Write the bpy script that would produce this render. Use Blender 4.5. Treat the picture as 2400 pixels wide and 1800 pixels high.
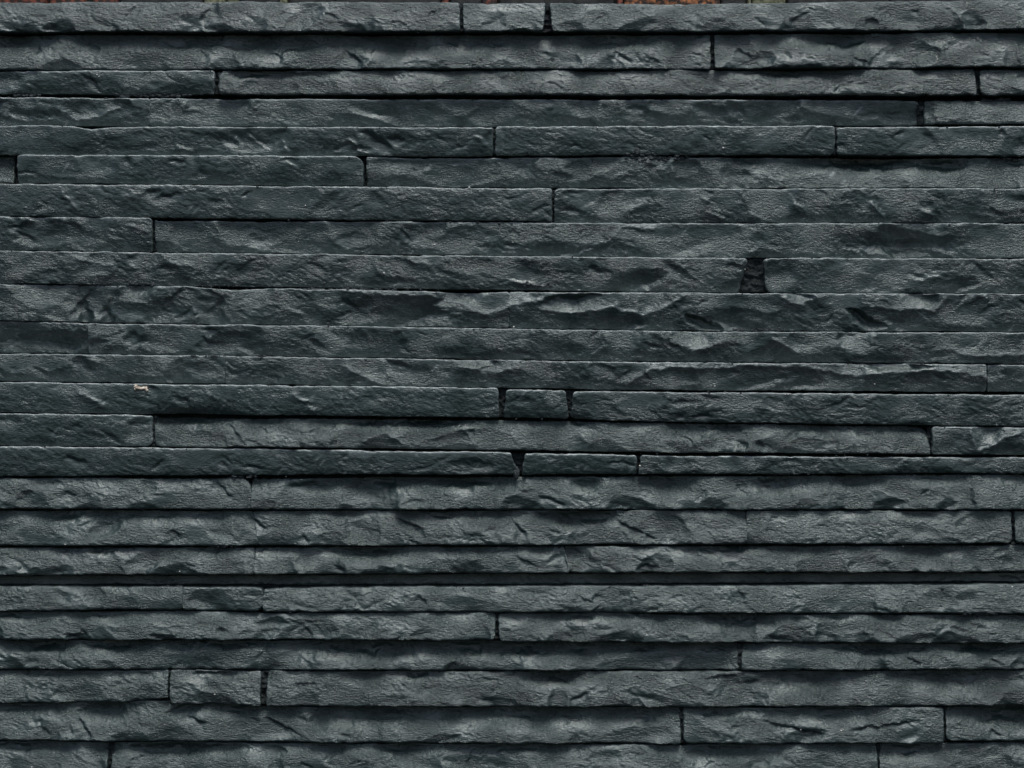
import bpy, math
import numpy as np
from mathutils import Vector

# ------------------------------------------------------------------ scene, camera, light
for o in list(bpy.data.objects):
    bpy.data.objects.remove(o)
scn = bpy.context.scene
COL = scn.collection

PX = 0.0005                      # one photograph pixel on the wall plane is half a millimetre
BASE = 1905.0                    # pixel row of the wall's foot
def W(x, y, d=0.0):              # pixel + depth in pixels towards the viewer -> metres
    return ((x - 1200.0) * PX, -d * PX, (BASE - y) * PX)

cam = bpy.data.cameras.new('camera')
cam_o = bpy.data.objects.new('camera', cam)
COL.objects.link(cam_o)
DIST = 2.6
cam_o.location = (0.0, -DIST - 12 * PX, (BASE - 900) * PX)
cam_o.rotation_euler = (math.radians(90), 0, 0)
cam.sensor_width = 36.0
cam.lens = 36.0 * DIST / 1.2
cam.clip_start = 0.05
cam.clip_end = 200.0
scn.camera = cam_o

SUN_EL, SUN_AZ = 66.0, 14.0      # steep, a little from the right, in front of the wall
el, az = math.radians(SUN_EL), math.radians(SUN_AZ)
to_sun = Vector((math.cos(el) * math.sin(az), -math.cos(el) * math.cos(az), math.sin(el)))
world = bpy.data.worlds.new('World')
scn.world = world
world.use_nodes = True
wn = world.node_tree
sky = wn.nodes.new('ShaderNodeTexSky')
sky.sky_type = 'NISHITA'
sky.sun_disc = False
sky.sun_elevation = el
sky.sun_rotation = math.atan2(to_sun.x, to_sun.y)
sky.air_density = 1.0
sky.dust_density = 3.0
wn.links.new(sky.outputs[0], wn.nodes['Background'].inputs[0])
wn.nodes['Background'].inputs[1].default_value = 0.07
sun = bpy.data.lights.new('sun', 'SUN')
sun.energy = 1.5
sun.angle = math.radians(24)
sun.color = (1.0, 0.985, 0.96)
sun_o = bpy.data.objects.new('sun', sun)
sun_o.rotation_euler = to_sun.to_track_quat('Z', 'Y').to_euler()
sun_o.location = (0.4, -2.0, 3.0)
COL.objects.link(sun_o)
scn.view_settings.view_transform = 'Standard'
scn.view_settings.look = 'None'
scn.view_settings.exposure = 0.70
scn.view_settings.gamma = 1.0

# ------------------------------------------------------------------ numpy noise
def _h(ix, iy, s):
    n = (ix.astype(np.int64) * 374761393 + iy.astype(np.int64) * 668265263 + s * 1274126177) & 0xFFFFFFFF
    n = ((n ^ (n >> 13)) * 1274126177) & 0xFFFFFFFF
    n = ((n ^ (n >> 16)) * 2246822519) & 0xFFFFFFFF
    return ((n ^ (n >> 15)) & 0xFFFFFF) / float(0xFFFFFF)

def gnoise(x, y, s=0):           # gradient noise, about -1..1
    ix, iy = np.floor(x), np.floor(y)
    fx, fy = x - ix, y - iy
    u = fx * fx * fx * (fx * (fx * 6 - 15) + 10)
    v = fy * fy * fy * (fy * (fy * 6 - 15) + 10)
    def g(dx, dy):
        a = _h(ix + dx, iy + dy, s) * 2 * math.pi
        return np.cos(a) * (fx - dx) + np.sin(a) * (fy - dy)
    a, b, c, d = g(0, 0), g(1, 0), g(0, 1), g(1, 1)
    return 1.5 * ((a * (1 - u) + b * u) * (1 - v) + (c * (1 - u) + d * u) * v)

def fbm(x, y, s, octv, gain=0.5):
    t, a = 0.0, 1.0
    for i in range(octv):
        t = t + a * gnoise(x, y, s + i * 17)
        x, y, a = x * 2.03 + 11.3, y * 2.03 + 5.7, a * gain
    return t

def cups(x, y, s, k=1.0, g=0.55, c=0.35):
    """conchoidal surface: shallow cups that meet in crisp ridges"""
    ix, iy = np.floor(x), np.floor(y)
    best = np.full(x.shape, 9.0)
    for dx in (-1, 0, 1):
        for dy in (-1, 0, 1):
            cx, cy = ix + dx, iy + dy
            px = cx + 0.15 + 0.7 * _h(cx, cy, s)
            py = cy + 0.15 + 0.7 * _h(cx, cy, s + 5)
            ax, ay = x - px, y - py
            h = c * _h(cx, cy, s + 9) + g * (2 * _h(cx, cy, s + 13) - 1) * ax + g * (2 * _h(cx, cy, s + 21) - 1) * ay \
                + k * (ax * ax + ay * ay)
            best = np.minimum(best, h)
    return best

# ------------------------------------------------------------------ materials
def mat_slate(name, dark, mid, light, rough=(0.24, 0.38), bump=0.9, grain=1.15, spec=0.5, mid_d=0.0012):
    m = bpy.data.materials.new(name)
    m.use_nodes = True
    nt = m.node_tree
    N, L = nt.nodes.new, nt.links.new
    b = nt.nodes['Principled BSDF']
    tc = N('ShaderNodeTexCoord')
    mp = N('ShaderNodeMapping')
    mp.inputs['Rotation'].default_value = (0, math.radians(28), 0)
    mp.inputs['Scale'].default_value = (0.75, 1.0, 1.9)
    L(tc.outputs['Object'], mp.inputs[0])
    def noise(scale, detail, rgh, src=mp):
        n = N('ShaderNodeTexNoise')
        n.inputs['Scale'].default_value = scale
        n.inputs['Detail'].default_value = detail
        n.inputs['Roughness'].default_value = rgh
        L(src.outputs[0], n.inputs['Vector'])
        return n
    big = noise(14, 6, 0.6)
    fine = noise(300, 3, 0.7)
    med = noise(120, 5, 0.72)
    oi = N('ShaderNodeObjectInfo')
    rmp = N('ShaderNodeValToRGB')
    rmp.color_ramp.elements[0].position = 0.3
    rmp.color_ramp.elements[0].color = (*dark, 1)
    rmp.color_ramp.elements[1].position = 0.72
    rmp.color_ramp.elements[1].color = (*light, 1)
    e = rmp.color_ramp.elements.new(0.5)
    e.color = (*mid, 1)
    mixf = N('ShaderNodeMath'); mixf.operation = 'MULTIPLY_ADD'
    mixf.inputs[1].default_value = 0.5
    add = N('ShaderNodeMath'); add.operation = 'MULTIPLY'
    add.inputs[1].default_value = 0.5
    L(big.outputs['Fac'], mixf.inputs[0])
    L(fine.outputs['Fac'], add.inputs[0])
    L(add.outputs[0], mixf.inputs[2])
    L(mixf.outputs[0], rmp.inputs[0])
    # worn, dusty arrises plus highlight lines painted along top edges (per-vertex, ragged)
    at = N('ShaderNodeAttribute'); at.attribute_name = 'wear_highlight'
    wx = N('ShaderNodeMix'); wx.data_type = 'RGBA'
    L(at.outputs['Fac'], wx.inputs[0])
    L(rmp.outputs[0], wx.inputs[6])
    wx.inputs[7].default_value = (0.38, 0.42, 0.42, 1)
    # glints on the satin grain, painted in as pale flecks
    fk = noise(380, 3, 0.7)
    fk2 = noise(45, 3, 0.6, tc)
    fm = N('ShaderNodeMath'); fm.operation = 'MULTIPLY_ADD'
    fm.inputs[1].default_value = 0.35
    L(fk2.outputs['Fac'], fm.inputs[0]); L(fk.outputs['Fac'], fm.inputs[2])
    fg = N('ShaderNodeMapRange')
    fg.inputs['From Min'].default_value = 0.80
    fg.inputs['From Max'].default_value = 0.95
    fg.inputs['To Max'].default_value = 0.75
    L(fm.outputs[0], fg.inputs[0])
    wx2 = N('ShaderNodeMix'); wx2.data_type = 'RGBA'
    L(fg.outputs[0], wx2.inputs[0])
    L(wx.outputs[2], wx2.inputs[6])
    wx2.inputs[7].default_value = (0.24, 0.26, 0.26, 1)
    wx = wx2
    # each strip has a slightly different tone
    hs = N('ShaderNodeHueSaturation')
    vr = N('ShaderNodeMapRange')
    vr.inputs['To Min'].default_value = 0.88
    vr.inputs['To Max'].default_value = 1.14
    L(oi.outputs['Random'], vr.inputs[0])
    L(vr.outputs[0], hs.inputs['Value'])
    L(wx.outputs[2], hs.inputs['Color'])
    # violet / green flecks
    fl = noise(210, 2, 0.5, tc)
    fr = N('ShaderNodeValToRGB')
    fr.color_ramp.elements[0].position = 0.35
    fr.color_ramp.elements[0].color = (0.86, 1.08, 1.0, 1)
    fr.color_ramp.elements[1].position = 0.65
    fr.color_ramp.elements[1].color = (1.10, 0.97, 1.08, 1)
    L(fl.outputs['Fac'], fr.inputs[0])
    mu = N('ShaderNodeMix'); mu.data_type = 'RGBA'; mu.blend_type = 'MULTIPLY'
    mu.inputs[0].default_value = 1.0
    L(hs.outputs[0], mu.inputs[6])
    L(fr.outputs[0], mu.inputs[7])
    L(mu.outputs[2], b.inputs['Base Color'])
    rr = N('ShaderNodeMapRange')
    rr.inputs['From Min'].default_value = 0.35
    rr.inputs['From Max'].default_value = 0.65
    rr.inputs['To Min'].default_value = rough[0]
    rr.inputs['To Max'].default_value = rough[1]
    L(med.outputs['Fac'], rr.inputs[0])
    L(rr.outputs[0], b.inputs['Roughness'])
    b.inputs['Specular IOR Level'].default_value = spec
    b.inputs['Specular Tint'].default_value = (0.92, 1.0, 1.0, 1)
    b1 = N('ShaderNodeBump')
    b1.inputs['Strength'].default_value = bump * grain
    b1.inputs['Distance'].default_value = 0.0045
    L(fine.outputs['Fac'], b1.inputs['Height'])
    b2 = N('ShaderNodeBump')
    b2.inputs['Strength'].default_value = bump
    b2.inputs['Distance'].default_value = mid_d * 2.2
    L(med.outputs['Fac'], b2.inputs['Height'])
    if name == 'slate':
        ga = N('ShaderNodeAttribute'); ga.attribute_name = 'grain'
        for bb, f in ((b1, bump * grain), (b2, bump)):
            mm = N('ShaderNodeMath'); mm.operation = 'MULTIPLY'
            mm.inputs[1].default_value = f
            L(ga.outputs['Fac'], mm.inputs[0]); L(mm.outputs[0], bb.inputs['Strength'])
        b.inputs['Coat Weight'].default_value = 0.25
        b.inputs['Coat Roughness'].default_value = 0.38
        L(b1.outputs[0], b.inputs['Coat Normal'])
    L(b2.outputs[0], b1.inputs['Normal'])
    L(b1.outputs[0], b.inputs['Normal'])
    return m

M_SLATE = mat_slate('slate', (0.016, 0.030, 0.028), (0.025, 0.041, 0.038), (0.041, 0.060, 0.056), spec=0.9)
M_MORTAR = mat_slate('mortar', (0.030, 0.037, 0.039), (0.045, 0.053, 0.055), (0.065, 0.073, 0.075), rough=(0.6, 0.85), bump=0.6)
M_BACK = mat_slate('backing', (0.016, 0.019, 0.020), (0.024, 0.028, 0.029), (0.036, 0.041, 0.042), rough=(0.8, 0.95), bump=0.5, spec=0.2)

def mat_plain(name, a, bcol, scale, rough=0.8, lo=0.38, hi=0.62):
    m = bpy.data.materials.new(name)
    m.use_nodes = True
    nt = m.node_tree
    b = nt.nodes['Principled BSDF']
    tc = nt.nodes.new('ShaderNodeTexCoord')
    n = nt.nodes.new('ShaderNodeTexNoise')
    n.inputs['Scale'].default_value = scale
    n.inputs['Detail'].default_value = 5
    nt.links.new(tc.outputs['Object'], n.inputs['Vector'])
    r = nt.nodes.new('ShaderNodeValToRGB')
    r.color_ramp.elements[0].position = lo
    r.color_ramp.elements[0].color = (*a, 1)
    r.color_ramp.elements[1].position = hi
    r.color_ramp.elements[1].color = (*bcol, 1)
    nt.links.new(n.outputs['Fac'], r.inputs[0])
    nt.links.new(r.outputs[0], b.inputs['Base Color'])
    b.inputs['Roughness'].default_value = rough
    bu = nt.nodes.new('ShaderNodeBump')
    bu.inputs['Strength'].default_value = 0.5
    bu.inputs['Distance'].default_value = 0.001
    nt.links.new(n.outputs['Fac'], bu.inputs['Height'])
    nt.links.new(bu.outputs[0], b.inputs['Normal'])
    return m

# ------------------------------------------------------------------ mesh helpers
def mesh_np(name, verts, quads, mat, parent=None, wear_highlight=None, smooth=True, grain=None):
    me = bpy.data.meshes.new(name)
    nv, nq = len(verts), len(quads)
    me.vertices.add(nv)
    me.vertices.foreach_set('co', np.ascontiguousarray(verts, dtype=np.float32).ravel())
    me.loops.add(nq * 4)
    me.loops.foreach_set('vertex_index', np.ascontiguousarray(quads, dtype=np.int32).ravel())
    me.polygons.add(nq)
    me.polygons.foreach_set('loop_start', np.arange(0, nq * 4, 4, dtype=np.int32))
    me.polygons.foreach_set('use_smooth', np.full(nq, smooth, dtype=bool))
    me.update(calc_edges=True)
    if wear_highlight is not None:
        a = me.attributes.new('wear_highlight', 'FLOAT', 'POINT')
        a.data.foreach_set('value', np.ascontiguousarray(wear_highlight, dtype=np.float32).ravel())
    if grain is not None:
        a = me.attributes.new('grain', 'FLOAT', 'POINT')
        a.data.foreach_set('value', np.ascontiguousarray(grain, dtype=np.float32).ravel())
    me.materials.append(mat)
    o = bpy.data.objects.new(name, me)
    COL.objects.link(o)
    if parent is not None:
        o.parent = parent
    return o

def grid_quads(nr, nc, flip=False):
    i = np.arange(nr * nc).reshape(nr, nc)
    a, b, c, d = i[:-1, :-1].ravel(), i[:-1, 1:].ravel(), i[1:, 1:].ravel(), i[1:, :-1].ravel()
    return np.stack([a, d, c, b] if not flip else [a, b, c, d], 1)

def lerp_poly(p, x):
    p = np.array(p, float)
    return np.interp(x, p[:, 0], p[:, 1])

# ------------------------------------------------------------------ relief read from the stones' faces
# dip / tilt patch: (cx, cy, rx, ry, amount)
DIPS = [
 (35,95,45,16,8),(250,92,50,12,6),(430,97,60,16,8),(590,100,70,20,10),(780,100,60,14,6),(930,104,60,20,9),(1120,98,70,14,8),
 (1430,95,90,14,8),(1970,92,80,16,11),(1190,186,30,8,4),(580,172,60,8,6),(720,174,50,7,6),(1830,168,60,8,7),(1960,168,50,8,6),
 (2030,376,90,15,22),(2210,386,40,13,14),(1750,372,40,10,6),(2380,380,20,8,6),(1000,380,90,12,6),
 (2130,572,75,15,24),(70,800,80,16,8),(160,805,30,12,8),(2100,262,60,16,7),(1700,262,70,16,6),(375,735,55,26,6),(960,738,90,24,8),(190,262,60,20,5),(20,268,40,18,5),(540,333,35,16,5),(625,330,36,24,4),
 (440,980,70,14,14),(620,986,40,6,5),(860,990,80,10,9),(1000,988,50,12,9),(1350,988,22,9,9),(1690,1003,40,7,6),(1920,1004,40,7,6),(2130,1005,30,8,6),
 (115,1136,30,7,4),(730,1142,50,12,9),(890,1130,60,20,16),(1090,1126,80,16,16),(1380,1136,26,15,11),(1560,1140,50,24,12),
 (1820,1140,60,18,14),(2000,1126,60,14,10),(2200,1124,50,10,6),(820,1203,80,10,6),(1350,1213,100,14,10),(1150,1205,60,10,6),
 (250,1206,200,12,6),(2060,1203,90,10,5),
 (860,1292,70,15,15),(1160,1288,40,8,5),(1020,1290,50,8,5),(1720,1285,70,8,7),(2180,1288,60,14,11),(640,1290,40,6,4),(500,1290,50,8,6),
 (250,1440,60,12,9),(20,1440,50,10,8),(1400,1445,90,10,8),(1730,1452,70,22,16),(1960,1446,30,7,6),(2080,1446,30,8,7),(2260,1446,60,7,6),
 (100,1512,60,11,11),(270,1512,50,13,12),(420,1508,50,9,8),(570,1510,60,9,9),(780,1516,70,17,13),(900,1528,70,16,11),(1150,1520,140,15,12),
 (1450,1520,200,20,12),(1700,1515,60,15,10),(2050,1518,120,15,12),(2300,1518,90,15,12),
 (60,1578,60,7,6),(330,1580,50,8,6),(500,1582,50,8,7),(970,1582,40,8,9),(1300,1588,60,13,13),(1890,1596,70,24,18),(2240,1594,100,22,18),
 (240,1668,70,20,14),(60,1662,60,10,8),(560,1666,60,10,8),(780,1680,60,22,10),(900,1680,70,20,12),(1200,1676,170,20,14),(1500,1680,80,24,10),
 (1950,1674,90,17,14),(1720,1668,60,10,8),(2380,1680,70,22,26),(60,1752,70,10,8),(420,1758,130,13,13),(950,1756,60,9,8),(1180,1756,100,9,7),(1680,1766,60,12,9),(2120,1762,90,13,9),
]
TILTS = [   # <0 leans over (turns dark), >0 leans back (catches the light)
 (1660,262,70,28,-7),(1820,270,90,26,-7),(2120,262,60,24,-6),(1640,420,60,22,-8),(700,250,80,28,-4),(1000,272,160,18,-5),
 (160,380,120,24,-3),(470,415,80,18,-5),(1050,405,120,28,-5),(2250,470,60,30,-3),
 (480,715,45,34,-7),(720,738,50,26,-6),(190,715,22,34,-6),(245,720,18,30,-6),(120,700,70,24,3),(320,690,40,20,6),(590,700,40,30,3),
 (70,800,90,24,-8),(230,812,40,22,-7),(600,805,80,18,-6),(400,790,60,20,-3),(870,810,100,24,-6),(1100,805,60,20,-4),(1280,815,80,24,-6),
 (1450,662,120,22,-9),(1100,702,90,20,9),(930,735,110,24,-9),(1430,757,110,18,-9),(1330,722,80,14,6),(1230,750,50,20,-5),
 (1750,742,120,22,-9),(1650,770,50,10,8),(2150,757,80,18,-7),(2030,762,50,10,6),(1870,702,40,10,6),(2150,712,50,14,6),
 (1800,826,100,22,-9),(2080,832,90,18,-7),(1640,795,60,24,7),(2010,800,50,20,6),(2220,800,60,24,-3),(2330,800,60,40,-5),
 (1720,890,120,20,-4),(1900,882,90,16,-5),(2060,862,120,10,10),(1100,850,70,12,7),(430,880,40,20,-6),(150,885,60,16,-5),(2370,895,40,24,-6),
 (2140,585,60,10,-5),(700,560,120,24,-5),(450,570,70,24,-4),(1250,592,160,12,-6),(1600,560,120,20,-3),(1900,560,60,26,-3),
 (1700,680,60,14,-6),(2220,674,90,12,-6),(2000,655,90,20,-3),
 (1065,1036,50,18,-8),(890,1040,50,16,-8),(1400,1044,70,16,-6),(1850,1050,70,13,-6),(1620,1050,60,12,-4),(2310,1020,45,22,8),(2230,1035,35,24,-4),(2370,1048,50,16,-6),
 (1225,1178,60,22,-9),(1480,1182,55,22,-10),(1660,1182,60,15,-7),(1880,1182,50,13,-6),(2060,1185,60,13,-6),(620,1185,40,12,-5),(340,1186,40,10,-6),(200,1188,40,8,-6),
 (150,60,40,12,-6),(60,68,50,8,-4),(520,65,60,9,-5),(840,68,60,10,-5),(1360,66,50,12,-4),(1690,60,60,14,-5),(1880,50,40,18,-5),(2210,52,45,16,-6),(2060,60,50,14,-4),(1500,58,70,10,-4),(330,34,20,18,5),(500,30,24,20,5),
 (110,1337,60,12,-6),(400,1334,50,14,-6),(900,1338,60,10,-6),(1110,1335,50,10,-5),(290,1410,50,20,-4),(500,1400,60,18,-4),(1100,1415,120,20,-3),
 (200,1492,40,10,-7),(390,1490,40,8,-6),(1850,1490,60,12,-6),(1450,1488,60,12,-5),(2150,1492,70,10,-5),
 (20,1555,40,14,-5),(460,1550,60,16,-5),(250,1560,40,12,-4),(630,1555,60,14,-5),(1080,1562,40,10,-6),(1600,1545,120,24,-3),
 (500,1635,50,14,-7),(1180,1645,60,12,-5),(200,1615,40,20,-3),(2380,1640,40,20,-6),(1560,1640,80,10,-4),
 (310,1722,50,14,-5),(420,1715,60,18,-5),(620,1700,50,16,-3),(1000,1735,90,8,-5),(1880,1720,60,12,-6),(2100,1722,70,12,-4),(1480,1720,80,16,-3),
 (450,1672,70,14,6),(1100,1045,200,20,2),
]
# creases: step across a line (x1,y1,x2,y2, depth, width): the side below/left of the line is set back
CREASES = [
 (318,14,289,54,5,14),(499,14,467,50,5,14),(686,10,640,50,3,12),(203,90,239,119,5,16),(615,112,670,139,6,18),(461,112,485,132,4,10),
 (800,112,854,148,6,18),(1437,116,1484,145,5,16),(1523,132,1550,149,4,10),(1727,112,1763,132,6,12),(1994,132,2038,146,6,12),(1846,47,1897,31,4,16),
 (1000,40,1035,20,3,12),(2210,16,2245,40,4,14),(2027,45,2060,52,4,12),(405,336,455,358,-5,14),(290,350,370,338,4,14),(550,318,572,342,-4,10),(580,312,632,352,-4,12),
 (660,325,680,360,-3,12),(1112,312,1146,343,-3,14),(820,320,850,360,-4,14),
 (217,673,155,745,6,22),(260,695,231,745,5,18),(434,673,383,709,5,20),(531,688,477,738,6,16),(660,718,715,735,-4,12),
 (1185,652,1290,672,-5,12),(1640,455,1665,475,-4,10),(2035,464,2082,517,-6,14),(1855,468,1890,495,-4,12),(2130,470,2190,505,-5,16),(1650,490,1710,515,-4,14),(1748,495,1800,516,-4,12),
 (532,992,570,1028,6,14),(610,998,625,1012,4,10),(401,1240,423,1260,5,12),(582,1205,622,1241,6,18),(709,1252,727,1270,5,12),
 (499,1126,546,1166,6,18),(150,1150,180,1164,4,10),(919,1209,995,1242,7,18),(1194,1212,1238,1260,7,18),(1321,1205,1375,1238,7,18),(1444,1220,1545,1267,7,18),(955,1262,990,1276,5,12),
 (1260,1158,1330,1183,5,16),(860,1153,905,1170,5,12),(1774,1032,1799,1053,5,12),(1835,1159,1860,1165,5,9),(1110,1004,1112,1040,4,14),(1325,1300,1333,1340,4,10),
 (188,1473,207,1490,5,10),(514,1468,530,1488,4,10),(712,1472,738,1490,5,10),(1200,1300,1260,1330,4,14),(1360,1310,1390,1328,4,12),
 (181,1680,217,1730,9,12),(160,1692,170,1720,5,10),(90,1690,120,1725,4,14),(427,1676,485,1698,6,16),(611,1676,705,1723,8,18),(320,1680,330,1700,4,10),
 (1379,1625,1332,1641,6,12),(1650,1590,1730,1582,5,12),(1781,1689,1947,1725,7,14),(1980,1712,2160,1690,7,14),(2323,1710,2355,1725,6,10),(2123,1537,2165,1560,5,14),(2320,1542,2350,1558,5,10),
 (2060,1448,2028,1506,-6,8),(1732,1383,1752,1420,4,10),(980,1395,1005,1420,5,12),(1355,1395,1375,1410,4,9),(680,1605,750,1600,5,10),(700,1790,735,1800,4,10),(1110,1758,1090,1800,4,12),
 (595,1545,625,1520,4,14),(930,1760,905,1790,3,12),(1065,1548,1045,1572,4,12),
]
# crests: polyline ridge standing proud (amount, width)
CRESTS = [
 ([(1198,717),(1234,706),(1335,735),(1433,720),(1505,738),(1560,720),(1600,695)],5,11),
 ([(800,680),(900,690),(1000,690),(1090,712),(1110,730),(1150,738),(1190,720)],5,11),
 ([(1830,700),(1868,712),(1930,692)],4,9),([(2030,718),(2075,722),(2110,730),(2140,722),(2190,728),(2215,705)],4,9),
 ([(1810,795),(1868,827)],4,9),([(2215,815),(2260,832),(2400,833)],4,9),([(1620,825),(1700,800)],4,9),
 ([(1600,862),(1700,862),(1760,854),(1900,862),(2000,880),(2110,868),(2250,870),(2312,886)],5,10),
 ([(1075,860),(1160,872),(1220,862)],4,9),([(1470,902),(1520,868),(1600,857)],5,10),
 ([(810,860),(855,883),(900,902)],4,9),([(190,920),(240,950)],4,9),([(690,925),(735,962)],4,9),([(490,925),(530,942)],3,8),
 ([(980,1040),(1060,1010),(1085,1004),(1112,1038)],5,10),([(850,1036),(868,1022),(910,1018),(945,1040)],5,10),([(1165,1010),(1190,1006),(1203,1028)],3,9),
 ([(2275,1008),(2288,1057),(2320,1050),(2350,1025),(2385,1016)],5,9),([(1830,1050),(1870,1025),(1930,1030)],3,10),
 ([(0,264),(60,282),(120,278)],3,8),([(135,255),(180,281),(240,268),(280,250)],4,8),
 ([(180,605),(270,630),(265,640),(215,646)],2.5,7),([(400,615),(450,625)],3,7),([(960,612),(1000,620)],3,7),
 ([(1350,578),(1420,570),(1460,530),(1530,537)],4,8),([(290,462),(330,458)],2,7),([(150,455),(180,490)],3,7),([(310,530),(345,545)],3,7),
 ([(1240,690),(1230,700),(1330,712)],2,7),([(1160,950),(1180,962)],2,6),([(2150,640),(2200,650)],2,6),
]

def cut(h, x, y, wx, wy, cx, cy, rx, ry, a, ang):
    """a flake struck off: slanting cut with a curved, crisp rim; a<0 leans over, a>0 leans back"""
    sg = 1.0 if a < 0 else -1.0
    w = np.exp(-((x - cx) / (0.5 * rx)) ** 2 - ((y - (cy - sg * 0.8 * ry)) / 7.0) ** 2)
    sw = w.sum()
    if sw < 1.0:
        return h
    ref = float((w * h).sum() / sw)
    dx, dy = wx - cx, wy - cy
    px = dx * math.cos(ang) + dy * math.sin(ang)
    py = -dx * math.sin(ang) + dy * math.cos(ang)
    m = abs(a)
    q = sg * py / ry
    c = ref - 1.2 * m * np.clip(q + 0.9, -4, 2.2) + 2.4 * m * (px / rx) ** 2 + 0.5 * m * (dx / (1.1 * rx)) ** 4 + 1.6 * m * np.maximum(q - 1.0, 0) ** 2
    e = 0.45
    return h - e * np.logaddexp(0, np.clip((h - c) / e, -40, 40)) * np.where(h - c > -20, 1, 0)

def relief(x, y, h0, soft=1.0):
    h = np.zeros_like(x)
    wr = np.zeros_like(x)
    x0, x1, y0, y1 = x.min(), x.max(), y.min(), y.max()
    def near(cx, cy, rx, ry):
        return cx + 3 * rx > x0 and cx - 3 * rx < x1 and y0 - 6 <= cy <= y1 + 6
    wx = x + 9 * gnoise(x / 40, y / 26, 501) + 3 * gnoise(x / 14, y / 11, 503)
    wy = y + 6 * gnoise(x / 36, y / 24, 502) + 2.5 * gnoise(x / 13, y / 10, 504)
    for cx, cy, rx, ry, a in DIPS:
        if near(cx, cy, rx, ry):
            q = ((wx - cx) / rx) ** 2 + ((wy - cy) / ry) ** 2
            h -= 1.7 * a * np.exp(-q * 0.75)
    h = h0 + h
    ii = 0
    for cx, cy, rx, ry, a in TILTS:
        ii += 1
        if near(cx, cy, rx, ry):
            ang = math.radians(24 * math.sin(ii * 12.9898))
            h = cut(h, x, y, wx, wy, cx, cy, rx, ry, a * (soft if a < 0 else 1), ang)
    wx = x + 4 * gnoise(x / 22, y / 18, 511) + 1.6 * gnoise(x / 8, y / 7, 513)
    wy = y + 4 * gnoise(x / 22, y / 18, 512) + 1.6 * gnoise(x / 8, y / 7, 514)
    for xa, ya, xb, yb, dep, w in CREASES:
        if near((xa + xb) / 2, (ya + yb) / 2, 40, 30):
            L = math.hypot(xb - xa, yb - ya)
            tx, ty = (xb - xa) / L, (yb - ya) / L
            nx, ny = -ty, tx
            if ny < 0:
                nx, ny = -nx, -ny
            s = (wx - xa) * tx + (wy - ya) * ty
            n = (wx - xa) * nx + (wy - ya) * ny
            tap = np.clip(np.sin(np.clip(s / L, 0, 1) * math.pi) * 1.6, 0, 1)
            side = 1 / (1 + np.exp(-np.clip(n * 0.9, -30, 30)))
            h -= 1.3 * dep * tap * side * np.exp(-np.maximum(n, 0) / w)
    for poly, a, w in CRESTS:
        px = [p[0] for p in poly]; py = [p[1] for p in poly]
        if not near(sum(px) / len(px), sum(py) / len(py), 60, 30):
            continue
        d2 = np.full(x.shape, 1e9)
        for (xa, ya), (xb, yb) in zip(poly[:-1], poly[1:]):
            L2 = (xb - xa) ** 2 + (yb - ya) ** 2
            t = np.clip(((wx - xa) * (xb - xa) + (wy - ya) * (yb - ya)) / L2, 0, 1)
            d2 = np.minimum(d2, (wx - xa - t * (xb - xa)) ** 2 + (wy - ya - t * (yb - ya)) ** 2)
        h += 1.3 * a * np.exp(-np.sqrt(d2) / w)
        wr += 0.55 * np.exp(-np.sqrt(d2) / 3.0) * np.clip(0.5 + 1.2 * gnoise(x / 17, y / 9, 77), 0, 1)
    return h, wr

# ------------------------------------------------------------------ one slate strip
STONES = []
def edge_axis(L, step):
    a = [0, 0.9, 2.0, 3.6, 6.0]
    n = max(2, int(round((L - 12.0) / step)))
    m = list(np.linspace(6.0, L - 6.0, n + 1))[1:-1]
    return np.array(a + m + [L - q for q in reversed(a)]) / L

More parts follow.
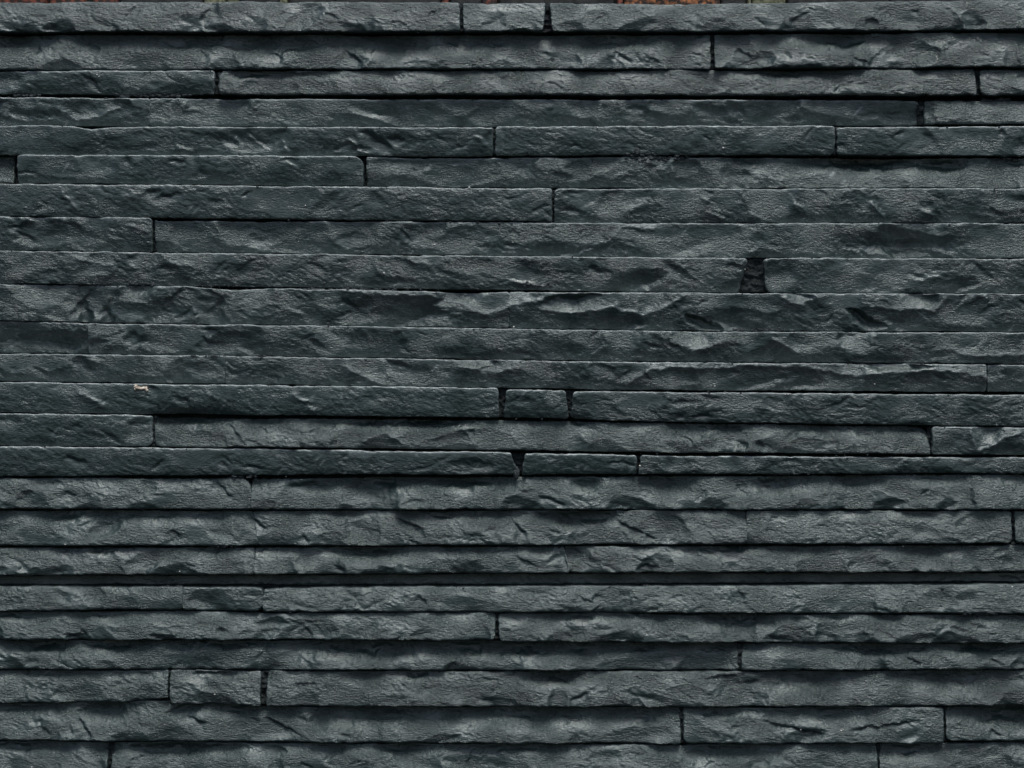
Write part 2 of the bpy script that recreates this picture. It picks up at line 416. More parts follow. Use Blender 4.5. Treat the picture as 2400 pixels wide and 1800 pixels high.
def stone(parent, xl, xr, top, bot, d, t=0, amp=6, rough=1.0, er=3.2, rad=(5, 5, 5, 5), bulge=2.0, xlb=None, xrb=None, wear_highlight=1.0, seed=0, tp=None, ends=(3.2, 3.2)):
    xlb = xl if xlb is None else xlb
    xrb = xr if xrb is None else xrb
    hgt = float(lerp_poly(bot, (xl + xr) / 2) - lerp_poly(top, (xl + xr) / 2))
    U = edge_axis(xr - xl, 2.7)
    V = edge_axis(hgt, 2.5)
    u, v = np.meshgrid(U, V)
    sd = seed * 101 + 7
    x = (xl + (xlb - xl) * v) * (1 - u) + (xr + (xrb - xr) * v) * u
    # ragged ends
    endw = np.clip(1 - np.minimum(u, 1 - u) * (xr - xl) / 30, 0, 1)
    ty = lerp_poly(top, x) ; by = lerp_poly(bot, x)
    x = x + endw * np.where(u < .5, 2.0 if ends[0] > 1 else 0, 2.0 if ends[1] > 1 else 0) * gnoise(v * hgt / 16 + 3 * np.round(u), 0 * v + sd, sd)
    ty = ty + 1.6 * gnoise(x / 170, 0 * x + .1, sd + 8) + 1.1 * gnoise(x / 46, 0 * x + .3, sd + 1) + 0.8 * gnoise(x / 13, 0 * x + .3, sd + 2) + 3.0 * np.clip(gnoise(x / 21, 0 * x + .5, sd + 5) - 0.42, 0, 1)
    by = by + 1.6 * gnoise(x / 190, 0 * x + .9, sd + 9) + 1.0 * gnoise(x / 50, 0 * x + .7, sd + 3) + 0.8 * gnoise(x / 15, 0 * x + .7, sd + 4) - 4.0 * np.clip(gnoise(x / 24, 0 * x + .2, sd + 6) - 0.40, 0, 1)
    sl, sr = u * (xr - xl), (1 - u) * (xr - xl)
    def rc(s, r):
        q = np.clip(1 - s / max(r, 0.1), 0, 1)
        return r * (1 - np.sqrt(1 - q * q * 0.999))
    ty = ty + rc(sl, rad[0]) + rc(sr, rad[1])
    by = by - rc(sl, rad[3]) - rc(sr, rad[2])
    y = ty + (by - ty) * v
    # chips off the arrises
    vv = 2 * v - 1
    tt = t if tp is None else lerp_poly(tp, x)
    h = d + np.where(np.asarray(tt) > 0, 1.35, 2.2) * tt * vv + bulge * (1 - vv ** 4) - bulge
    ox = 37.0 * seed
    wxx = x + 14 * gnoise(x / 70, y / 40, sd + 31)
    wyy = y + 8 * gnoise(x / 60, y / 36, sd + 32)
    h = h + amp * 0.45 * fbm(wxx / 150 + ox, wyy / 60, sd + 40, 2)
    sk = wxx * 0.94 + wyy * 0.34
    sv = wyy * 0.94 - wxx * 0.30
    h = h + (0.9 if t > 0 else 0.45) * amp * (cups(sk / 85 + ox, sv / 46, sd + 50) - 0.35)
    h = h + rough * 1.0 * (cups(sk / 27 + ox, sv / 17, sd + 60) - 0.35) * (0.5 + 0.9 * np.clip(0.5 + gnoise(x / 90 + ox, y / 50, sd + 63), 0, 1))
    h = h + (0.35 + 0.7 * rough) * 1.0 * fbm(sk / 20 + ox, sv / 10, sd + 70, 3, 0.72)
    h = h - rough * 1.2 * np.abs(gnoise(sk / 13 + ox, sv / 7.5, sd + 72)) - rough * 0.7 * np.abs(gnoise(sk / 7 + ox, sv / 4.6, sd + 73))
    rs = np.random.default_rng(1000 + seed)
    w1 = x + 8 * gnoise(x / 30, y / 22, sd + 201) + 2.5 * gnoise(x / 11, y / 9, sd + 203)
    w2 = y + 6 * gnoise(x / 30, y / 22, sd + 202) + 2.5 * gnoise(x / 11, y / 9, sd + 204)
    def strike(n, ra, rb, ya, yb, ma, mb, angm):
        for _ in range(n):
            cx = rs.uniform(xl, xr); r1 = rs.uniform(ra, rb); ry = rs.uniform(ya, yb)
            cy = float(lerp_poly(top, cx)) + hgt * rs.uniform(0.1, 0.9)
            m = rs.uniform(ma, mb) * (0.85 if t > 0 else 0.65) * (1 if rs.random() < 0.5 else -1)
            g = gnoise(np.array([cx / 130 + ox]), np.array([cy / 60]), sd + 210)[0]
            m *= min(1.3, max(0.25, 0.8 + 1.0 * g))
            j0 = max(0, int((cx - 3.4 * r1 - xl) / 2.7)); j1 = max(j0 + 3, int((cx + 3.4 * r1 - xl) / 2.7) + 4)
            sel = slice(None), slice(j0, j1)
            if x[sel].shape[1] < 3:
                continue
            h[sel] = cut(h[sel], x[sel], y[sel], w1[sel], w2[sel], cx, cy, r1, ry, m, math.radians(rs.uniform(-angm, angm)))
    Ls = xr - xl
    strike(int(Ls / 260 * min(1, amp / 6)), 22, 60, 12, 24, 0.3 * amp, 0.6 * amp, 25)
    strike(int(Ls / 100 * min(1.2, (amp / 6) ** 0.7)), 14, 40, 6, 13, 0.7, 2.2, 35)
    strike(int(Ls / 45), 9, 24, 2.2, 4.5, 0.5, 1.2, 42)
    h, rwear = relief(x, y, h, 0.55 if t > 2 else 0.85)
    if t > 2:        # split faces: scalloped upper edge, broken lower lip
        sc = np.clip(0.15 + 1.1 * fbm(x / 95 + ox, 0 * x + 6.5, sd + 75, 2), 0, 1.2)
        h = h - 1.3 * t * sc * np.exp(-((y - ty) / (hgt * 0.30)) ** 2)
        lp = np.clip(0.1 + 1.3 * fbm(x / 60 + ox, y / 60, sd + 77, 2), 0, 1.2)
        h = h - 2.0 * lp * np.exp(-((by - y) / (hgt * 0.16)) ** 2)
    # arris
    st, sb = y - ty, by - y
    er = er if t > 0 else 2.2
    ragged = 1 + 0.6 * gnoise(x / 30, 0 * x + 2.2, sd + 80)
    def drop(s, r):
        q = np.clip(1 - s / np.maximum(r, 0.5), 0, 1)
        return r * (1 - np.sqrt(1 - np.minimum(q * q, 0.998)))
    chipn = np.clip(gnoise(x / 38, 0 * x + 9.1, sd + 81) - 0.25, 0, 1) * 9
    h = h - drop(st, er * ragged) - drop(sb, (er + (1.5 if t > 0 else -1.0)) * ragged + chipn * 0.5) - drop(sl, ends[0]) - drop(sr, ends[1])
    wr = wear_highlight * np.exp(-(np.maximum(st, 0) / 2.2)) * np.clip(0.7 + 0.9 * gnoise(x / 26, 0 * x + 4, sd + 90), 0, 1)  # light catching the top arris, painted in together with its wear
    wr = wr + 0.5 * wear_highlight * np.exp(-(np.minimum(sl, sr) / 2.5)) * np.clip(gnoise(y / 18, x / 400, sd + 91) + .2, 0, 1)
    # pale scuffs: short slanting scratches and rubbed patches
    a1 = gnoise((x + y * 0.9) / 9 + ox, (y - x * 0.55) / 46, sd + 93)
    sc1 = np.clip((a1 - 0.52) * 3.5, 0, 1) * np.clip(gnoise(x / 60 + ox, y / 40, sd + 94) * 1.6, 0, 1)
    a2 = fbm(x / 22 + ox, y / 16, sd + 95, 3, 0.7)
    sc2 = np.clip((a2 - 0.62) * 1.6, 0, 1) * np.clip(gnoise(x / 110 + ox, y / 60, sd + 96) * 1.5, 0, 1)
    wr = np.clip(wr * 0.95 + wear_highlight * (0.55 * rwear + 0.5 * sc1 + 0.35 * sc2), 0, 1)
    grn = np.clip(0.27 + 0.30 * (rough - 0.4), 0.24, 1) * np.clip(0.9 + 0.6 * gnoise(x / 70 + ox, y / 40, sd + 97), 0.5, 1.3)
    # back ring
    back = -62.0
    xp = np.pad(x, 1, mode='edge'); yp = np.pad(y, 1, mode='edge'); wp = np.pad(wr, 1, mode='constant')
    hp = np.pad(h, 1, mode='constant', constant_values=back)
    co = np.stack([(xp - 1200) * PX, -hp * PX, (BASE - yp) * PX], -1)
    nr, nc = xp.shape
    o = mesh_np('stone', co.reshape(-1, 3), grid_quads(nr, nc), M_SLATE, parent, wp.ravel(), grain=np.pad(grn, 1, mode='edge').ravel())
    STONES.append((x, y, h))
    return o

wall = bpy.data.objects.new('slate_cladding', None)
COL.objects.link(wall)
wall['label'] = 'dark blue-grey stacked slate cladding of long split-faced strips filling the picture'
wall['category'] = 'stone cladding'

XL, XR = -280, 2680
def P(*a):
    a = list(a)
    return [(XL, a[0][1] + (a[0][1] - a[1][1]) * 0.1)] + a + [(XR, a[-1][1])] if len(a) > 1 else [(XL, a[0]), (XR, a[0])]

C = []   # (top polyline, bottom polyline, [stones])
R0 = (3, 3, 3, 3)
C.append((P((0,5),(800,4),(1100,6),(1500,9),(1700,9),(2000,4),(2400,0)), P((0,76),(800,77),(1600,75),(2400,70)), [
  dict(xl=XL, xr=1078, xrb=1079, d=24, t=5, amp=5, rough=1.2), dict(xl=1083, xr=1280, xlb=1087, xrb=1273, d=24, t=5, amp=4, rough=1.1),
  dict(xl=1287, xr=XR, xlb=1294, d=24, t=5, amp=6, rough=1.4)]))
C.append((P((0,79),(1600,79),(2400,74)), P((0,164),(800,162),(1600,162),(2400,157)), [
  dict(xl=XL, xr=1666, d=12, t=7, amp=7, rough=1.3), dict(xl=1674, xr=XR, d=16, t=7, amp=8, rough=1.4)]))
C.append((P((0,167),(500,165),(800,164),(1600,163),(2400,161)), P((0,219),(800,221),(1600,223),(2400,223)), [
  dict(xl=XL, xr=503, d=13, t=-3, amp=4, rough=.7, rad=(3,7,5,3)), dict(xl=512, xr=2285, xrb=2290, d=15, t=6, amp=5, rough=1.5, rad=(12,4,4,5)),
  dict(xl=2297, xr=XR, d=13, t=6, amp=6, rough=1.3, rad=(5,3,3,14))]))
C.append((P((0,228),(800,232),(1600,233),(2400,235)), P((0,293),(800,296),(1600,295),(2400,289)), [
  dict(xl=XL, xr=348, d=9, t=-4, amp=6, rough=.8), dict(xl=350, xr=2158, d=5, t=-4, tp=[(350,-3),(900,-4),(1400,-4),(1600,-7),(2160,-8)], amp=8, rough=1.1, rad=(3,12,4,3)), dict(xl=2168, xr=XR, d=9, t=5, amp=6, rough=1.2)]))
C.append((P((0,295),(170,296),(215,304),(270,298),(800,298),(1150,300),(1170,297),(1955,295),(1965,299),(2400,296)), P((0,362),(800,366),(1600,363),(2400,364)), [
  dict(xl=XL, xr=1156, d=16, t=-3, amp=4, rough=.6), dict(xl=1161, xr=1957, d=17, t=-2, amp=3, rough=.6, rad=(9,10,14,4)), dict(xl=1961, xr=XR, d=16, t=-2, amp=2.5, rough=.5, rad=(6,3,3,8))]))
C.append((P((0,363),(800,366),(1000,370),(1600,368),(2400,368)), P((0,428),(850,436),(1600,440),(2400,440)), [
  dict(xl=XL, xr=30, d=-6, t=4, amp=7, rough=1.6), dict(xl=41, xr=852, d=16, t=-3, amp=4, rough=.7, rad=(9,22,5,5)),
  dict(xl=858, xr=XR, d=3, t=-2, tp=[(860,-6),(1150,-5),(1450,-4),(1620,-4),(1760,4),(1950,8),(2400,7)], amp=8, rough=1.3)]))
C.append((P((0,431),(800,438),(1290,443),(1300,442),(2400,442)), P((0,507),(800,515),(1290,519),(1300,522),(2400,521)), [
  dict(xl=XL, xr=1294, d=20, t=-1.5, amp=2.5, rough=.6, rad=(3,6,5,3)), dict(xl=1299, xr=XR, d=12, t=-4, amp=6, rough=.95, rad=(12,3,3,3))]))
C.append((P((0,508),(360,511),(370,517),(800,519),(1290,522),(1600,523),(2400,523)), P((0,586),(800,595),(1600,603),(2400,605)), [
  dict(xl=XL, xr=357, d=15, t=-3, amp=4, rough=.8, rad=(3,10,5,3)), dict(xl=361, xr=XR, d=10, t=-3, tp=[(361,-6),(900,-5),(1100,-2),(1500,-4),(2400,-4)], amp=7, rough=1.1)]))
C.append((P((0,588),(800,597),(1600,604),(2400,607)), P((0,665),(800,674),(1600,685),(2400,688)), [
  dict(xl=XL, xr=1752, xrb=1734, ends=(3.2, 13.0), d=15, t=-3, amp=5, rough=1.0, rad=(3,10,8,3)), dict(xl=1791, xr=XR, xlb=1794, d=15, t=-3, amp=4, rough=.8, rad=(6,3,3,18))]))
C.append((P((0,667),(170,667),(250,670),(440,671),(540,680),(620,676),(800,678),(1100,686),(1190,684),(1600,687),(2400,689)), P((0,751),(300,757),(800,763),(1600,775),(2400,777)), [
  dict(xl=XL, xr=1191, d=14, t=-3, amp=8, rough=1.0), dict(xl=1193, xr=XR, d=15, t=-4, amp=6, rough=.9)]))
C.append((P((0,753),(200,758),(800,764),(1600,777),(2400,780)), P((0,827),(800,837),(1600,848),(2400,852)), [
  dict(xl=XL, xr=204, d=-2, t=-6, amp=9, rough=1.4), dict(xl=206, xr=XR, d=14, t=-4, amp=8, rough=1.1)]))
C.append((P((0,829),(528,834),(800,839),(1600,850),(2400,855)), P((0,893),(528,900),(800,904),(1600,915),(2400,918)), [
  dict(xl=XL, xr=527, d=13, t=-4, amp=6, rough=1.1), dict(xl=528, xr=2312, d=14, t=-3, amp=5, rough=1.0, rad=(3,7,5,3)), dict(xl=2316, xr=XR, d=2, t=-5, amp=6, rough=1.0)]))
C.append((P((0,896),(528,902),(1165,909),(1190,913),(1330,914),(1345,917),(2400,926)), P((0,966),(800,975),(1330,981),(1600,990),(2400,999)), [
  dict(xl=XL, xr=1168, xrb=1170, d=18, t=-2, amp=3.5, rough=.7, rad=(3,7,5,3)), dict(xl=1186, xr=1327, xlb=1180, xrb=1333, d=15, t=-3, amp=3, rough=.6, rad=(9,11,8,6)),
  dict(xl=1343, xr=XR, xlb=1337, d=18, t=-2, amp=5, rough=.9, rad=(9,3,3,14))]))
C.append((P((0,969),(360,973),(370,980),(800,982),(1200,986),(1600,992),(2180,1000),(2400,1002)), P((0,1043),(360,1047),(800,1050),(1600,1061),(2400,1066)), [
  dict(xl=XL, xr=357, d=15, t=-2, amp=4, rough=.7, rad=(3,6,16,3)), dict(xl=361, xr=2180, d=14, t=8, amp=7, rough=1.5, rad=(3,30,4,10)), dict(xl=2184, xr=XR, d=15, t=-1, amp=3, rough=.7, rad=(8,3,3,5))]))
C.append((P((0,1046),(360,1049),(800,1055),(1200,1061),(1600,1069),(2400,1073)), P((0,1117),(800,1112),(1600,1112),(2400,1109)), [
  dict(xl=XL, xr=1199, xrb=1215, d=14, t=-1.5, amp=2.5, rough=.5, rad=(3,6,3,3)), dict(xl=1229, xr=1492, xlb=1223, d=13, t=-2, amp=2, rough=.5, rad=(8,7,5,3)), dict(xl=1500, xr=XR, xlb=1496, d=14, t=-2, amp=4, rough=.9, rad=(9,3,3,3))]))
C.append((P((0,1120),(580,1122),(600,1124),(800,1120),(1600,1117),(2400,1112)), P((0,1193),(800,1195),(1600,1195),(2400,1195)), [
  dict(xl=XL, xr=585, d=13, t=6, amp=5, rough=1.2, rad=(3,26,4,3)), dict(xl=588, xr=XR, d=11, t=7, amp=9, rough=1.3, rad=(6,3,3,4))]))
C.append((P((0,1197),(800,1198),(1600,1197),(2400,1198)), P((0,1280),(800,1279),(1600,1277),(2400,1274)), [
  dict(xl=XL, xr=590, xrb=604, d=7, t=7, amp=4, rough=1.1), dict(xl=591, xr=1748, xlb=605, d=9, t=7, amp=8, rough=1.3), dict(xl=1750, xr=2373, d=10, t=4, amp=5, rough=1.2, rad=(3,5,8,3)), dict(xl=2380, xr=XR, d=7, t=5, amp=5, rough=1.2, rad=(4,3,3,12))]))
C.append((P((0,1285),(400,1284),(800,1283),(1600,1281),(2400,1279)), P((0,1349),(800,1346),(1600,1342),(2400,1342)), [
  dict(xl=XL, xr=593, d=11, t=7, amp=6, rough=1.3), dict(xl=596, xr=1320, xrb=1332, d=12, t=7, amp=7, rough=1.2), dict(xl=1323, xr=XR, xlb=1335, d=11, t=7, amp=7, rough=1.4)]))
SLOT = (P((0,1352),(800,1349),(1600,1345),(2400,1345)), P((0,1373),(800,1375),(1600,1372),(2400,1367)))
C.append((P((0,1375),(424,1377),(600,1377),(625,1380),(800,1377),(1600,1374),(2400,1370)), P((0,1431),(420,1429),(620,1434),(800,1434),(1600,1437),(2400,1438)), [
  dict(xl=XL, xr=424, d=16, t=5, amp=5, rough=1.4, rad=(3,4,8,3)), dict(xl=427, xr=613, d=11, t=1, amp=3, rough=.9, rad=(4,9,16,5)), dict(xl=616, xr=XR, d=13, t=5, amp=4, rough=1.2, rad=(8,3,3,5))]))
C.append((P((0,1435),(424,1433),(620,1437),(1160,1436),(1600,1441),(2400,1442)), P((0,1499),(1160,1500),(1180,1504),(1600,1506),(2400,1508)), [
  dict(xl=XL, xr=1163, xrb=1159, d=16, t=6, amp=5, rough=1.3, rad=(3,7,5,3)), dict(xl=1167, xr=XR, xlb=1169, d=15, t=7, amp=7, rough=1.4, rad=(12,3,3,12))]))
C.append((P((0,1502),(1160,1503),(1600,1509),(2400,1511)), P((0,1569),(800,1571),(1600,1573),(2400,1570)), [
  dict(xl=XL, xr=1735, d=10, t=7, amp=7, rough=1.3, rad=(3,6,8,3)), dict(xl=1739, xr=XR, d=9, t=7, amp=7, rough=1.4)]))
C.append((P((0,1572),(800,1574),(1600,1576),(2400,1573)), P((0,1648),(300,1646),(390,1638),(405,1650),(620,1655),(800,1656),(1400,1658),(1430,1654),(1500,1658),(2400,1654)), [
  dict(xl=XL, xr=393, d=9, t=5, amp=5, rough=1.2), dict(xl=397, xr=611, d=11, t=5, amp=5, rough=1.2, rad=(4,6,4,8)), dict(xl=624, xr=XR, d=14, t=7, amp=8, rough=1.5, rad=(10,3,3,4))]))
C.append((P((0,1651),(390,1643),(620,1658),(800,1659),(1600,1661),(2400,1657)), P((0,1736),(800,1741),(1590,1744),(1700,1743),(2210,1743),(2225,1736),(2400,1738)), [
  dict(xl=XL, xr=1596, d=12, t=7, amp=9, rough=1.4), dict(xl=1602, xr=2213, d=14, t=4, amp=7, rough=1.2, rad=(6,7,7,12)), dict(xl=2218, xr=XR, d=8, t=7, amp=7, rough=1.2, rad=(3,3,3,14))]))
C.append((P((0,1740),(800,1745),(1600,1748),(2400,1742)), P((0,1815),(2400,1816)), [
  dict(xl=XL, xr=252, d=11, t=6, amp=5, rough=1.3), dict(xl=260, xr=2058, d=10, t=7, amp=8, rough=1.3, rad=(3,4,3,3)), dict(xl=2062, xr=XR, d=10, t=7, amp=6, rough=1.3)]))
C.append((P((0,1818),(2400,1819)), P((0,1903),(2400,1903)), [
  dict(xl=XL, xr=840, d=10, t=6, amp=7, rough=1.3), dict(xl=844, xr=1905, d=7, t=6, amp=7, rough=1.3), dict(xl=1909, xr=XR, d=11, t=6, amp=7, rough=1.3)]))
k = 0
FILLS = []
for top, bot, sts in C:
    for i, s in enumerate(sts):
        k += 1
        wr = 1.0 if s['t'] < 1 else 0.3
        e = [3.2, 3.2]
        if i and s['xl'] - sts[i - 1]['xr'] <= 3: e[0] = 0.5
        if i + 1 < len(sts) and sts[i + 1]['xl'] - s['xr'] <= 3:
            e[1] = 0.5
            s['xr'] = sts[i + 1]['xl'] + 0.4
            if 'xlb' in sts[i + 1]: s['xrb'] = sts[i + 1]['xlb'] + 0.4
            elif 'xrb' in s: del s['xrb']
        stone(wall, top=top, bot=bot, seed=k, wear_highlight=wr, **{'ends': tuple(e), **s})
        if i and e[0] > 1:      # mortar pressed into the upright joint
            p = sts[i - 1]
            xa, xb = min(p['xr'], p.get('xrb', 1e9)) - 4, max(s['xl'], s.get('xlb', -1e9)) + 4
            FILLS.append((xa, xb, float(lerp_poly(top, xa)) + 1.5, float(lerp_poly(bot, xa)) - 1.5, min(p['d'], s['d']) - (15 if xb - xa < 22 else 22 if xb - xa < 40 else 24)))
# the sunk strip at the back of the open joint
k += 1
ss = stone(wall, XL, XR, SLOT[0], SLOT[1], -34, 0, 2, .8, wear_highlight=0, seed=k)

def front_depth(x, y):
    best = None
    for gx, gy, gh in STONES:
        if gx[0, 0] - 12 <= x <= gx[0, -1] + 12 and gy[0, :].min() - 5 <= y <= gy[-1, :].max() + 5:
            j = int(np.argmin(np.abs(gx[gx.shape[0] // 2] - x)))
            gx, gy, gh = gx[:, max(0, j - 8):j + 9], gy[:, max(0, j - 8):j + 9], gh[:, max(0, j - 8):j + 9]
            q = (gx - x) ** 2 + (gy - y) ** 2
            i = np.unravel_index(np.argmin(q), q.shape)
            if best is None or q[i] < best[0]:
                best = (q[i], gh[i])
    return best[1] if best else 0.0

# mortar bed behind the strips
def slab(name, x0, x1, y0, y1, d0, d1, mat, parent=None, nx=120, ny=90, am=3.0, sd=900, sc=1.0):
    X, Y = np.meshgrid(np.linspace(x0, x1, nx), np.linspace(y0, y1, ny))
    h = d1 + am * fbm(X / 60 / sc, Y / 40 / sc, sd, 3)
    X = np.pad(X, 1, mode='edge'); Y = np.pad(Y, 1, mode='edge')
    h = np.pad(h, 1, mode='constant', constant_values=d0)
    co = np.stack([(X - 1200) * PX, -h * PX, (BASE - Y) * PX], -1)
    q = grid_quads(*X.shape)
    nr, nc = X.shape
    q = np.vstack([q, [[0, nc - 1, nr * nc - 1, (nr - 1) * nc]]])
    return mesh_np(name, co.reshape(-1, 3), q, mat, parent)
for i, (xa, xb, ya, yb, dd) in enumerate(FILLS):
    slab('mortar_joint', xa, xb, ya, yb, -60, dd, M_BACK, wall, max(4, int((xb - xa) / 2)), 34, 6.0, 700 + i, 0.3)
slab('mortar_bed', XL + 4, XR - 4, 12, BASE, -180, -44, M_BACK, wall)

# ------------------------------------------------------------------ mortar lumps and crumbs
def blob_mesh(cx, cy, cd, rx, ry, rd, sd, n=10):
    a = np.linspace(0, math.pi, n)
    b = np.linspace(0, 2 * math.pi, 2 * n)[:-1]
    A, B = np.meshgrid(a, b, indexing='ij')
    r = 1 + 0.28 * gnoise(A * 1.5 + sd, np.cos(B) * 1.6, sd) + 0.14 * gnoise(A * 4 + sd, np.sin(B) * 4, sd + 3)
    x = cx + rx * r * np.sin(A) * np.cos(B)
    y = cy + ry * r * np.cos(A)
    d = cd + rd * r * np.sin(A) * np.sin(B)
    co = np.stack([(x - 1200) * PX, -d * PX, (BASE - y) * PX], -1).reshape(-1, 3)
    nb = len(b)
    q = []
    for i in range(n - 1):
        for j in range(nb):
            q.append((i * nb + j, (i + 1) * nb + j, (i + 1) * nb + (j + 1) % nb, i * nb + (j + 1) % nb))
    return co, np.array(q)

LUMPS = [(1493,354,9,11,7),(512,173,6,8,8),
         (2380,1276,6,7,7),(2396,1277,5,5,6),(1526,1119,6,6,8),(1210,1108,8,14,6),(2163,252,7,6,7),
         (2300,1160,1,1,1)]
for i, (x, y, rx, ry, rd) in enumerate(LUMPS[:-1]):
    dep = front_depth(x, y) - (rd * 0.45)
    if (x, y) == (1762, 650):
        dep = -22
    if y in (1374, 1370):
        dep = -12
    co, q = blob_mesh(x, y, dep, rx, ry, rd, 40 + i, 14)
    mesh_np('mortar_lump', co, q, M_MORTAR, wall)

rng = np.random.default_rng(5)
# smeared ragged mortar: each smear is one lump of many grains
SMEARS = [(1500,368,34,9,60,-3),(1570,369,45,5,60,-3),(335,221,65,5,80,-5),(420,221,26,4,40,-5),(60,221,34,4,40,-5),(565,1119,34,4,40,-4),(2362,371,26,6,40,-4),(405,1376,20,5,30,-14),(1500,1371,26,5,40,-14),
          (370,669,190,2.5,130,-2),(1265,668,36,5,50,-2),(820,677,120,2.5,70,-2),(1780,772,60,3,50,-2),(600,834,160,2.5,110,-2),(520,1282,30,3,26,-4),(2300,1439,40,3,30,-4),(2340,233,36,5,50,-4)]
for (cx, cy, rx, ry, n, dd) in SMEARS:
    vs, qs, off = [], [], 0
    for i in range(n):
        x, y = cx + rng.uniform(-1, 1) * rx, cy + rng.normal(0, 0.45) * ry
        r = rng.uniform(1.2, 3.6) * (0.7 if ry < 3 else 1.0)
        co, q = blob_mesh(x, y, front_depth(x, y) + dd * rng.uniform(0.2, 1), r * rng.uniform(1, 2.4), r, r * 1.2, int(rng.integers(1, 999)), 6)
        vs.append(co); qs.append(q + off); off += len(co)
    mesh_np('mortar_smear', np.vstack(vs), np.vstack(qs), M_MORTAR, wall)
vs, qs, off = [], [], 0
spots = [(1055,521),(1120,521),(1170,523),(1200,516),(1357,82),(1471,84),(560,359),(1240,359),(1700,366),(1745,367),(2400-130,1113),(2142,1113),(1895,1112),(760,664),(955,677),(985,678),(1027,678),
         (1310,843),(1340,842),(2033,1066),(1980,1067),(2380,1070),(1540,1063),(1470,1092),(1029,1577),(1205,1577),(1418,1576),(1030,1659),(850,1658),(1010,1439),(930,1437),(75,1284),(150,1283),(1100,1282),(1170,1282),(1310,1282),
         (1985,1283),(2258,1282),(1180,766),(1200,767),(1075,1659),(2210,1380),(80,1350),(680,1435),(2290,1660),(695,558),(1197,568),(1085,982),(1210,982),(1270,983),(395,1648),(1960,1068)]
for x, y in spots:
    r = rng.uniform(1.6, 3.2)
    co, q = blob_mesh(x, y, front_depth(x, y) + r * 0.2, r * rng.uniform(.9, 1.5), r, r, int(rng.integers(1, 999)), 6)
    vs.append(co); qs.append(q + off); off += len(co)
for i in range(420):       # fine crumbs stuck along the joints
    top, bot, sts = C[int(rng.integers(1, 24))]
    x = rng.uniform(-20, 2420)
    y = float(lerp_poly(top, x)) + rng.normal(1.0, 2.5)
    r = rng.uniform(0.7, 1.7)
    co, q = blob_mesh(x, y, front_depth(x, y) + 0.2, r * rng.uniform(.9, 2.2), r, r, int(rng.integers(1, 999)), 5)
    vs.append(co); qs.append(q + off); off += len(co)
cr = mesh_np('mortar_crumbs', np.vstack(vs), np.vstack(qs), M_MORTAR, wall)
cr['kind'] = 'stuff'

# lime specks caught on the faces
M_LIME = mat_plain('lime', (0.45, 0.45, 0.42), (0.70, 0.70, 0.66), 900)
vs, qs, off = [], [], 0
for x, y in [(1357,82),(1471,84),(1746,631),(1695,347),(698,565),(1202,568),(1018,573),(157,461),(716,482),(361,1034),(153,1276),(1204,766),(1877,1711),(1971,1712),(1976,1710),(2035,1706),(1866,114),(2195,134),(2197,139),
             (1676,905),(1840,925),(1846,924),(2120,1282),(1500,1092),(503,1628),(1530,1582),(2374,1376),(74,1798),(1680,1595),(228,176),(232,180),(1215,1375),(1000,1440),(640,1200),(900,640),(1400,300),(1100,440),(420,1340),(2050,900)]:
    r = rng.uniform(1.0, 2.2)
    co, q = blob_mesh(x, y, front_depth(x, y) + 0.4, r * rng.uniform(.9, 1.6), r, r, int(rng.integers(1, 999)), 6)
    vs.append(co); qs.append(q + off); off += len(co)
ls = mesh_np('lime_specks', np.vstack(vs), np.vstack(qs), M_LIME, wall)
ls['kind'] = 'stuff'

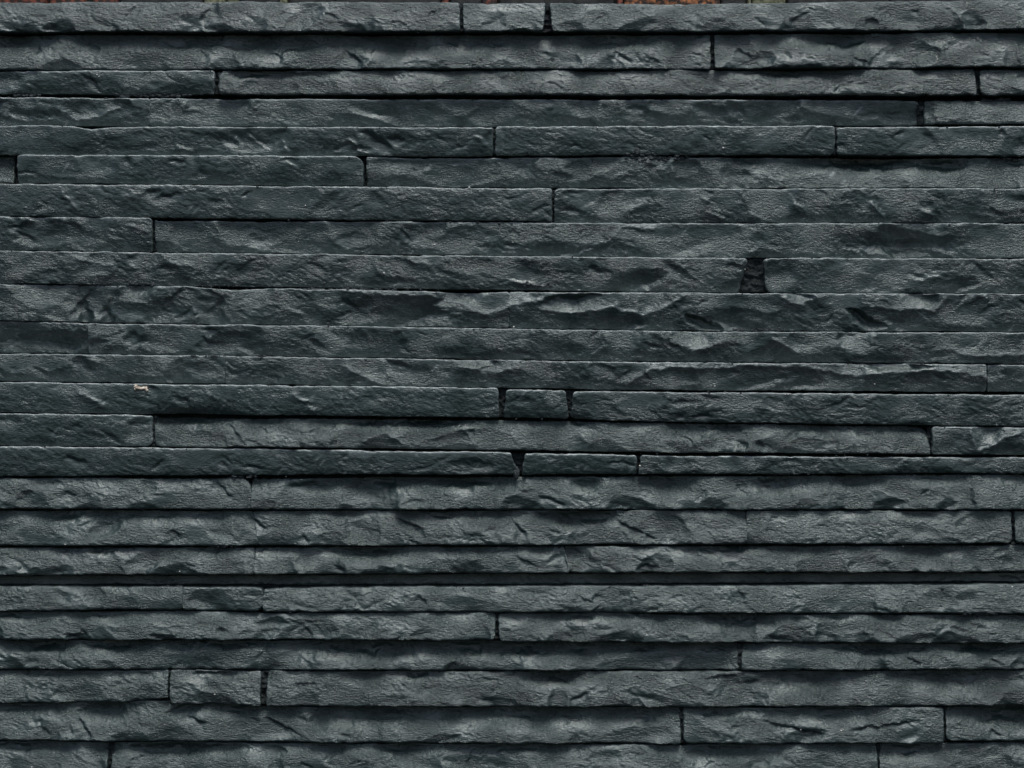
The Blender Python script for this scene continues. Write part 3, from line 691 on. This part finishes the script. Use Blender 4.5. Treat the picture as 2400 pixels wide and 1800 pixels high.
# ------------------------------------------------------------------ cream plaster scrap on the thirteenth course
M_CREAM = mat_plain('cream_plaster', (0.36, 0.25, 0.16), (0.72, 0.68, 0.58), 700)
vs, qs, off = [], [], 0
for (x, y, rx, ry, rd) in [(320,907,4.5,6,4),(326,910,6,3.6,3),(332,911,7,3.4,3),(338,910,6,3.6,3),(343,911,4,5,4),(345,915,3,3,3),(318,912,2.5,3.5,3)]:
    co, q = blob_mesh(x, y, front_depth(x, y) + 1.5, rx, ry, rd, int(x), 10)
    vs.append(co); qs.append(q + off); off += len(co)
chip = mesh_np('plaster_scrap', np.vstack(vs), np.vstack(qs), M_CREAM)
chip['label'] = 'small cream bone-shaped plaster scrap stuck to the upper edge of a slate strip'
chip['category'] = 'plaster scrap'

# ------------------------------------------------------------------ old bricks that peep over the slate along the top
M_BRICK = mat_plain('old_brick', (0.02, 0.010, 0.008), (0.20, 0.055, 0.03), 130, lo=0.46, hi=0.6)
M_BRICKD = mat_plain('sooty_brick', (0.008, 0.008, 0.008), (0.03, 0.032, 0.03), 120)
M_MOSS = mat_plain('mossy_brick', (0.05, 0.06, 0.03), (0.20, 0.20, 0.12), 220)
M_RUST = mat_plain('orange_brick', (0.012, 0.008, 0.006), (0.40, 0.15, 0.055), 150, lo=0.46, hi=0.62)
bw = bpy.data.objects.new('brick_course', None)
COL.objects.link(bw)
bw['label'] = 'row of old orange, black and mossy bricks peeping over the slate along the top edge'
bw['category'] = 'brick course'
slab('mortar_bed', -275, 2660, -80, 9, -130, -70, M_BRICKD, bw, 200, 10, 4.0, 990)
row = [(-270,-70,M_BRICKD),(-64,98,M_BRICK),(110,188,M_BRICK),(210,266,M_BRICK),(276,468,M_BRICKD),(474,520,M_MOSS),(528,552,M_MOSS),(560,648,M_BRICKD),(652,668,M_MOSS),(674,780,M_BRICKD),(784,1030,M_BRICKD),
       (1034,1050,M_BRICK),(1056,1128,M_BRICKD),(1130,1164,M_BRICK),(1172,1440,M_BRICKD),(1450,1462,M_BRICK),(1466,1690,M_RUST),(1696,1752,M_BRICKD),(1758,1764,M_MOSS),(1770,1846,M_MOSS),(1854,2090,M_BRICKD),(2096,2330,M_BRICKD),(2336,2560,M_BRICKD)]
for i, (x0, x1, m) in enumerate(row):
    slab('brick', x0, x1, -84 - (i * 7) % 9, 10.5 - (i % 3), -120, -26 - (i * 5) % 8, m, bw, max(4, int((x1 - x0) / 6)), 14, 1.5, 950 + i)
print('stones', k, 'tris', sum(len(o.data.polygons) * 2 for o in bpy.data.objects if o.type == 'MESH'))
